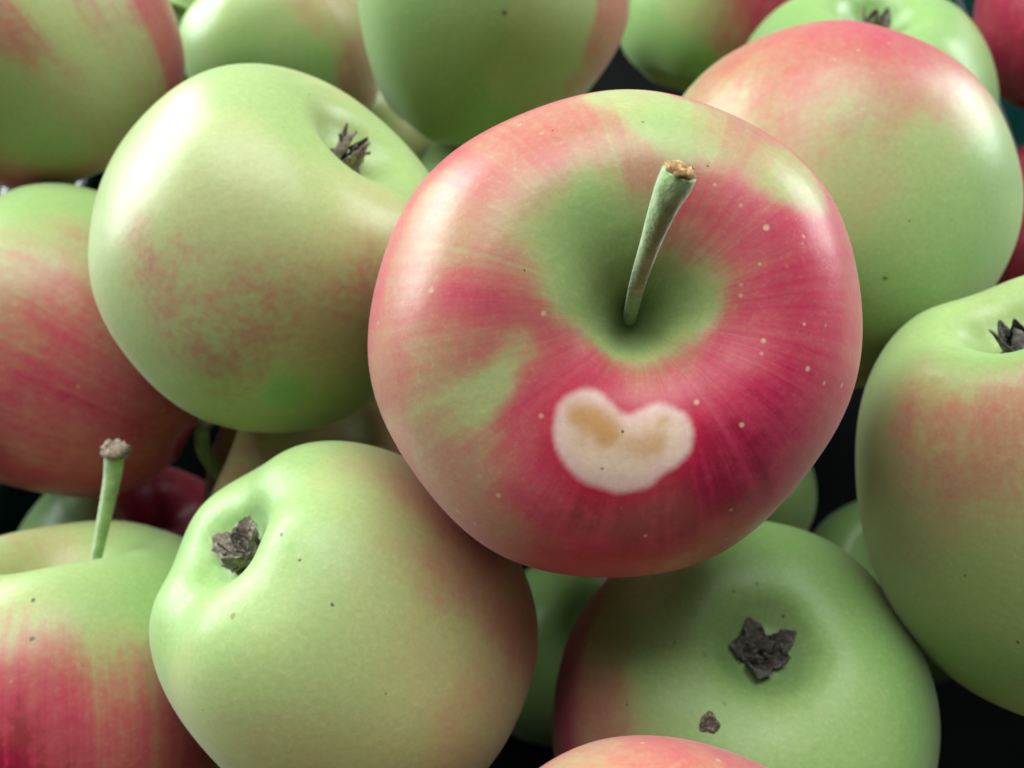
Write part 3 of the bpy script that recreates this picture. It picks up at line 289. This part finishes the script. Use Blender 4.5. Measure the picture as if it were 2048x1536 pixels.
def tube(points, radii, seg=20, rnd=None, jitter=0.0, cap=True):
    """round stem through the points, smoothed; returns verts, faces, last frame"""
    P = np.array(points); R = np.array(radii); m = 7*(len(P)-1)+1
    u = np.linspace(0, len(P)-1, m); i = np.clip(u.astype(int), 0, len(P)-2); f = (u-i)[:, None]
    Pe = np.vstack([2*P[0]-P[1], P, 2*P[-1]-P[-2]]); a, b, c, e = Pe[i], Pe[i+1], Pe[i+2], Pe[i+3]
    C = .5*((2*b)+(c-a)*f+(2*a-5*b+4*c-e)*f*f+(3*b-a-3*c+e)*f**3)
    Re = np.concatenate([[R[0]], R, [R[-1]]]); a, b, c, e = Re[i], Re[i+1], Re[i+2], Re[i+3]; f = f[:, 0]
    r = .5*((2*b)+(c-a)*f+(2*a-5*b+4*c-e)*f*f+(3*b-a-3*c+e)*f**3)
    Tn = np.gradient(C, axis=0); Tn /= np.linalg.norm(Tn, axis=1)[:, None]
    n0 = np.cross(Tn[0], [.3, .8, .5]); n0 /= np.linalg.norm(n0); verts = []; frame = None
    ph = rnd.uniform(0, 6) if rnd else 0
    for j in range(m):
        n0 = n0-Tn[j]*(n0@Tn[j]); n0 /= np.linalg.norm(n0); b0 = np.cross(Tn[j], n0)
        for q in range(seg):
            an = 2*math.pi*q/seg
            rr = r[j]*(1+jitter*(math.sin(2*an+ph)+.6*math.sin(3*an+ph*2+j*.15)+.5*math.sin(5*an+j*.4)))
            verts.append(C[j]+rr*(math.cos(an)*n0+math.sin(an)*b0))
        frame = (C[j], n0, b0, Tn[j], r[j])
    faces = [(j*seg+q, j*seg+(q+1) % seg, (j+1)*seg+(q+1) % seg, (j+1)*seg+q) for j in range(m-1) for q in range(seg)]
    if cap:
        verts += [C[0], C[-1]]; k = len(verts)
        faces += [(k-2, (q+1) % seg, q) for q in range(seg)] + [(k-1, (m-1)*seg+q, (m-1)*seg+(q+1) % seg) for q in range(seg)]
    return verts, faces, frame

def make_stem(pts, parent, rnd, tip_mat, tip_scale, tip_len, ragged):
    v, f, fr = tube([p[:3] for p in pts], [p[3] for p in pts], 24, rnd, .035)
    stem = mesh_object('stem', v, f, STEM, parent)
    C, n, b, t, r = fr
    # ragged end where the stem broke from the spur
    seg, rings = 22, 7; verts = []; faces = []
    prof = [(-.25, .98), (-.05, 1.06), (.25, 1.10), (.55, 1.02), (.8, .82), (.72, .5), (.62, .22)]
    for j, (h, s) in enumerate(prof):
        for q in range(seg):
            an = 2*math.pi*q/seg
            rag = 1+ragged*(rnd.random()-.5)*(1 if j > 1 else .3)
            hh = h*tip_len+(rnd.random()-.5)*ragged*tip_len*(1.1 if j > 2 else .1)
            rr = r*tip_scale*s*rag
            verts.append(C+rr*(math.cos(an)*n+math.sin(an)*b)+t*hh)
    for j in range(rings-1):
        for q in range(seg): faces.append((j*seg+q, j*seg+(q+1) % seg, (j+1)*seg+(q+1) % seg, (j+1)*seg+q))
    verts.append(C+t*tip_len*.55); k = len(verts)-1
    faces += [(k, (rings-1)*seg+q, (rings-1)*seg+(q+1) % seg) for q in range(seg)]
    mesh_object('stem_tip', verts, faces, tip_mat, stem)
    return stem

def make_calyx(pole, R, parent, rnd, mat, openness, length, width=.13, sink=-.005):
    """five dried sepals round a dark woolly core; local -Z points out of the hollow"""
    seg = 18; verts = []; faces = []
    prof = [(.115, -.03), (.10, .006), (.075, .018), (.045, .012), (.02, .004)]
    for j, (r, h) in enumerate(prof):
        for q in range(seg):
            an = 2*math.pi*q/seg; k = 1+.25*(rnd.random()-.5)
            verts.append((pole[0]+r*R*k*math.cos(an), pole[1]+r*R*k*math.sin(an), pole[2]-h*R*(1+.5*(rnd.random()-.5))))
    for j in range(len(prof)-1):
        for q in range(seg): faces.append((j*seg+q, (j+1)*seg+q, (j+1)*seg+(q+1) % seg, j*seg+(q+1) % seg))
    faces.append([(len(prof)-1)*seg+q for q in range(seg)])
    # withered stamens
    for s in range(9):
        an = rnd.uniform(0, 6.28); r0 = rnd.uniform(.02, .06)*R; l = length*R*rnd.uniform(.4, .75)
        p0 = np.array([pole[0]+r0*math.cos(an), pole[1]+r0*math.sin(an), pole[2]-.01*R])
        dr = np.array([math.cos(an+rnd.uniform(-1, 1))*.5, math.sin(an+rnd.uniform(-1, 1))*.5, -1.]); dr /= np.linalg.norm(dr)
        tv, tf, _ = tube([p0, p0+dr*l*.5, p0+dr*l+np.array([rnd.uniform(-1, 1), rnd.uniform(-1, 1), 0])*.03*R], [.006*R, .005*R, .009*R], 5)
        o = len(verts); verts += tv; faces += [tuple(i+o for i in f) for f in tf]
    core = mesh_object('calyx', verts, faces, CALYX, parent)
    for s in range(5):
        a0 = 2*math.pi*s/5+rnd.uniform(-.28, .28); L = length*R*rnd.uniform(.75, 1.15); w0 = width*R*rnd.uniform(.8, 1.15)
        op = openness+rnd.uniform(-.35, .35); curl = rnd.uniform(-.9, .9) if openness > .5 else rnd.uniform(-.7, .25)
        ca, sa = math.cos(a0), math.sin(a0); out = np.array([ca, sa, 0]); side = np.array([-sa, ca, 0]); upv = np.array([0, 0, -1.])
        nl, nw = 11, 6; pos = np.array(pole)+out*.075*R-upv*sink*R; ang = op*.75; grid = []; tw = rnd.uniform(-.6, .6)
        for i in range(nl+1):
            u = i/nl; wd = w0*(1-u**1.7)**.8*(1+.35*math.sin(math.pi*u))*.5+.004*R
            ca2, sa2 = math.cos(tw*u), math.sin(tw*u); dirn = out*math.sin(ang)+upv*math.cos(ang); nor = out*math.cos(ang)-upv*math.sin(ang)
            sd = side*ca2+nor*sa2; row = []
            for j in range(nw+1):
                x = (j/nw-.5)*2
                cup = -.42*wd*x*x + .10*wd*math.sin(7*x+9*u+s)+rnd.uniform(-1, 1)*.075*wd
                edge = 1+rnd.uniform(-.2, .2)*abs(x)**2
                row.append(pos+sd*x*wd*edge+nor*cup)
            grid.append(row); pos = pos+dirn*L/nl; ang += curl/nl*1.6+rnd.uniform(-.12, .12)
        th = .010*R; verts = []; faces = []; ncol = nw+1
        for lay in (0, 1):
            for i in range(nl+1):
                for j in range(ncol): verts.append(grid[i][j]+(out*.8+upv*.3)*th*lay)
        off = (nl+1)*ncol; at = lambda l, i, j: l*off+i*ncol+j
        for i in range(nl):
            for j in range(nw):
                faces.append((at(0, i, j), at(0, i+1, j), at(0, i+1, j+1), at(0, i, j+1))); faces.append((at(1, i, j), at(1, i, j+1), at(1, i+1, j+1), at(1, i+1, j)))
            faces.append((at(0, i, 0), at(1, i, 0), at(1, i+1, 0), at(0, i+1, 0))); faces.append((at(0, i, nw), at(0, i+1, nw), at(1, i+1, nw), at(1, i, nw)))
        for j in range(nw):
            faces.append((at(0, nl, j), at(1, nl, j), at(1, nl, j+1), at(0, nl, j+1)))
        mesh_object('sepal', verts, faces, mat, core)
    return core

def make_scab(d, parent, rnd):
    p, n, r = np.array(d[0]), np.array(d[1]), d[2]
    u = np.cross(n, [.2, .9, .3]); u /= np.linalg.norm(u); v = np.cross(n, u); seg, rings = 26, 7; verts = []; faces = []
    for j in range(rings):
        f = 1-j/rings
        for q in range(seg):
            an = 2*math.pi*q/seg; rr = r*f*(1+.13*math.sin(3*an+1)+.08*math.sin(5*an)+rnd.uniform(-.06, .06))
            h = -.00025 if j == 0 else r*(.10+.16*rnd.random())*(1-f**4*.7)*(1.15 if f > .45 else .6)
            verts.append(p+rr*(math.cos(an)*u+math.sin(an)*v)+n*h)
    for j in range(rings-1):
        for q in range(seg): faces.append((j*seg+q, j*seg+(q+1) % seg, (j+1)*seg+(q+1) % seg, (j+1)*seg+q))
    faces.append([(rings-1)*seg+q for q in range(seg)])
    mesh_object('scab', verts, faces, SCAB, parent, smooth=False)

# ---------------------------------------------------------------- the crate the apples are heaped in
def plastic_material(name, c0, c1, rough, gloss):
    k = NT(name); obj = k.node('ShaderNodeTexCoord').outputs['Object']
    n = k.noise(obj, 60, 4, .6)
    k.l.new(k.ramp(n, [(.3, c0), (.7, c1)]), k.b.inputs['Base Color'])
    k.l.new(k.math('ADD', rough, k.math('MULTIPLY', n, .2)), k.b.inputs['Roughness'])
    k.b.inputs['Specular IOR Level'].default_value = gloss
    return k.m
PLASTIC = plastic_material('dark_plastic_base', srgb(9, 11, 11), srgb(15, 18, 18), .7, .06)
TEAL = plastic_material('teal_plastic_wall', srgb(5, 34, 32), srgb(10, 54, 52), .22, .35)
def box(name, lo, hi, parent, bev=.002):
    bm = bmesh.new(); bmesh.ops.create_cube(bm, size=1)
    for v in bm.verts: v.co = Vector([lo[i]+(v.co[i]+.5)*(hi[i]-lo[i]) for i in range(3)])
    bmesh.ops.bevel(bm, geom=list(bm.edges), offset=bev, segments=2, affect='EDGES', profile=.5)
    me = bpy.data.meshes.new(name); bm.to_mesh(me); bm.free(); me.materials.append(PLASTIC if name == 'base' else TEAL)
    o = bpy.data.objects.new(name, me); col.objects.link(o); o.parent = parent; return o
crate = bpy.data.objects.new('crate', None); col.objects.link(crate)
crate['label'] = 'dark green plastic crate under and around the heap of apples'; crate['category'] = 'crate'
X0, X1, Y0, Y1, ZT = -.158, .215, -.095, .58, .188
box('base', (X0, Y0, -.006), (X1, Y1, 0), crate)
for z0 in (.004, .041, .078, .115, .152):
    z1 = min(z0+.030, ZT)
    box('wall_slat', (X0-.006, Y0, z0), (X0, Y1, z1), crate); box('wall_slat', (X1, Y0, z0), (X1+.006, Y1, z1), crate)
    box('wall_slat', (X0, Y0-.006, z0), (X1, Y0, z1), crate); box('wall_slat', (X0, Y1, z0), (X1, Y1+.006, z1), crate)
for k_ in range(7):
    y = Y0+.012+k_*(Y1-Y0-.024)/6
    for x in (X0+.0005, X1-.0085): box('rib', (x, y-.004, .001), (x+.008, y+.004, ZT-.002), crate, .0025)
for x in (X0, X1):
    for y in (Y0, Y1): box('corner_post', (x-.008, y-.008, -.005), (x+.008, y+.008, ZT+.006), crate, .003)
table_m = NT('dark_table'); table_m.b.inputs['Roughness'].default_value = .6
table_m.l.new(table_m.ramp(table_m.noise(table_m.node('ShaderNodeTexCoord').outputs['Object'], 25, 4, .6), [(.3, srgb(34, 34, 36)), (.7, srgb(52, 51, 50))]), table_m.b.inputs['Base Color'])
ground = mesh_object('table_top', [(-.9, -.5, -.008), (.9, -.5, -.008), (.9, .9, -.008), (-.9, .9, -.008)], [(0, 1, 2, 3)], table_m.m, None, False)
ground['kind'] = 'structure'

# ---------------------------------------------------------------- the apples
DETAIL = {'A': (300, 420)}
LOOK = dict(A=dict(streak=.19, fine=1.1, mottle=.17, dots=.6, rough=.37), B=dict(streak=.14, mottle=.50, dots=.25), C=dict(streak=.12, mottle=.18, dots=.12, rough=.42),
            D=dict(streak=.48, fine=.6, mottle=.25, dots=.35), E=dict(streak=.10, mottle=.25, dots=.1, rough=.46, rus=.45, rus_shade0=.88, rus_shade1=.975), F=dict(streak=.22, mottle=.3, dots=.2),
            G=dict(streak=.20, mottle=.26, dots=.45), M=dict(streak=.3, fine=.8, mottle=.3, dots=.1), N=dict(streak=.30, fine=.8, mottle=.3, dots=.35), T=dict(streak=.3, mottle=.25, dots=.5))
CAL = dict(B=(SEPAL, .0, .19, .07), C=(SEPAL, .7, .18, .14), E=(SEPAL_DARK, .7, .12, .09, .010), F=(SEPAL_DARK, -.1, .19, .07), H=(SEPAL, .2, .22, .1))
for key, d in DATA.items():
    rnd = random.Random(key*3)
    look = dict(fine=.4, streak=.25, mottle=.25, dots=.2, rough=.37, rus=.35, rus_shade0=.955, rus_shade1=.99); look.update(LOOK.get(key, {})); d.update(look)
    d['tone'] = d['label'].split(' apple')[0].replace(' ', '_').replace(',', '').replace('-', '_')[:40]
    root = bpy.data.objects.new('apple', None); col.objects.link(root); root.empty_display_size = .02
    m = np.eye(4); m[:3, :3] = np.array(d['rot']); m[:3, 3] = d['loc']; root.matrix_world = Matrix(m.tolist())
    root['label'] = d['label']; root['category'] = 'apple'; root['group'] = 'apples heaped in the crate'
    nt, nth = DETAIL.get(key, (150, 200) if key in 'BCDEFGJMN' else (96, 128))
    skin, p_stem, p_cal = make_skin(key, d, root, nt, nth)
    if key == 'A': make_stem([p[:3]+[p[3]*.82] for p in d['stem']], root, rnd, CUT, .84, .0012, .6)
    elif 'stem' in d: make_stem(d['stem'], root, rnd, BARK, 1.22, .0022, .55)
    if key in CAL: make_calyx(p_cal, d['R'], root, rnd, *CAL[key])
    if 'scab' in d: make_scab(d['scab'], root, rnd)

for i, (x, y, z, r) in enumerate(BURIED):  # unseen apples filling out the heap, added to keep light out of its gaps
    rnd = random.Random(i*7+1)
    root = bpy.data.objects.new('apple', None); col.objects.link(root); root.empty_display_size = .02
    root.location = (x, y, z); root.rotation_euler = [rnd.uniform(0, 6.28) for _ in range(3)]
    root['label'] = 'unseen filler apple buried in the dark inside of the heap'; root['category'] = 'apple'; root['group'] = 'unseen filler apples buried in the heap'
    d = dict(R=r, p=dict(DEF, ph=rnd.uniform(0, 3)), base=(rnd.choice((.05, .2, .8)), .8, .3), pig=[], spk=[], tone='buried', streak=.3, mottle=.3, dots=.2, rough=.37, rus=.3, rus_shade0=.955, rus_shade1=.99, fine=.4)
    make_skin('W'+str(i), d, root, 40, 56)
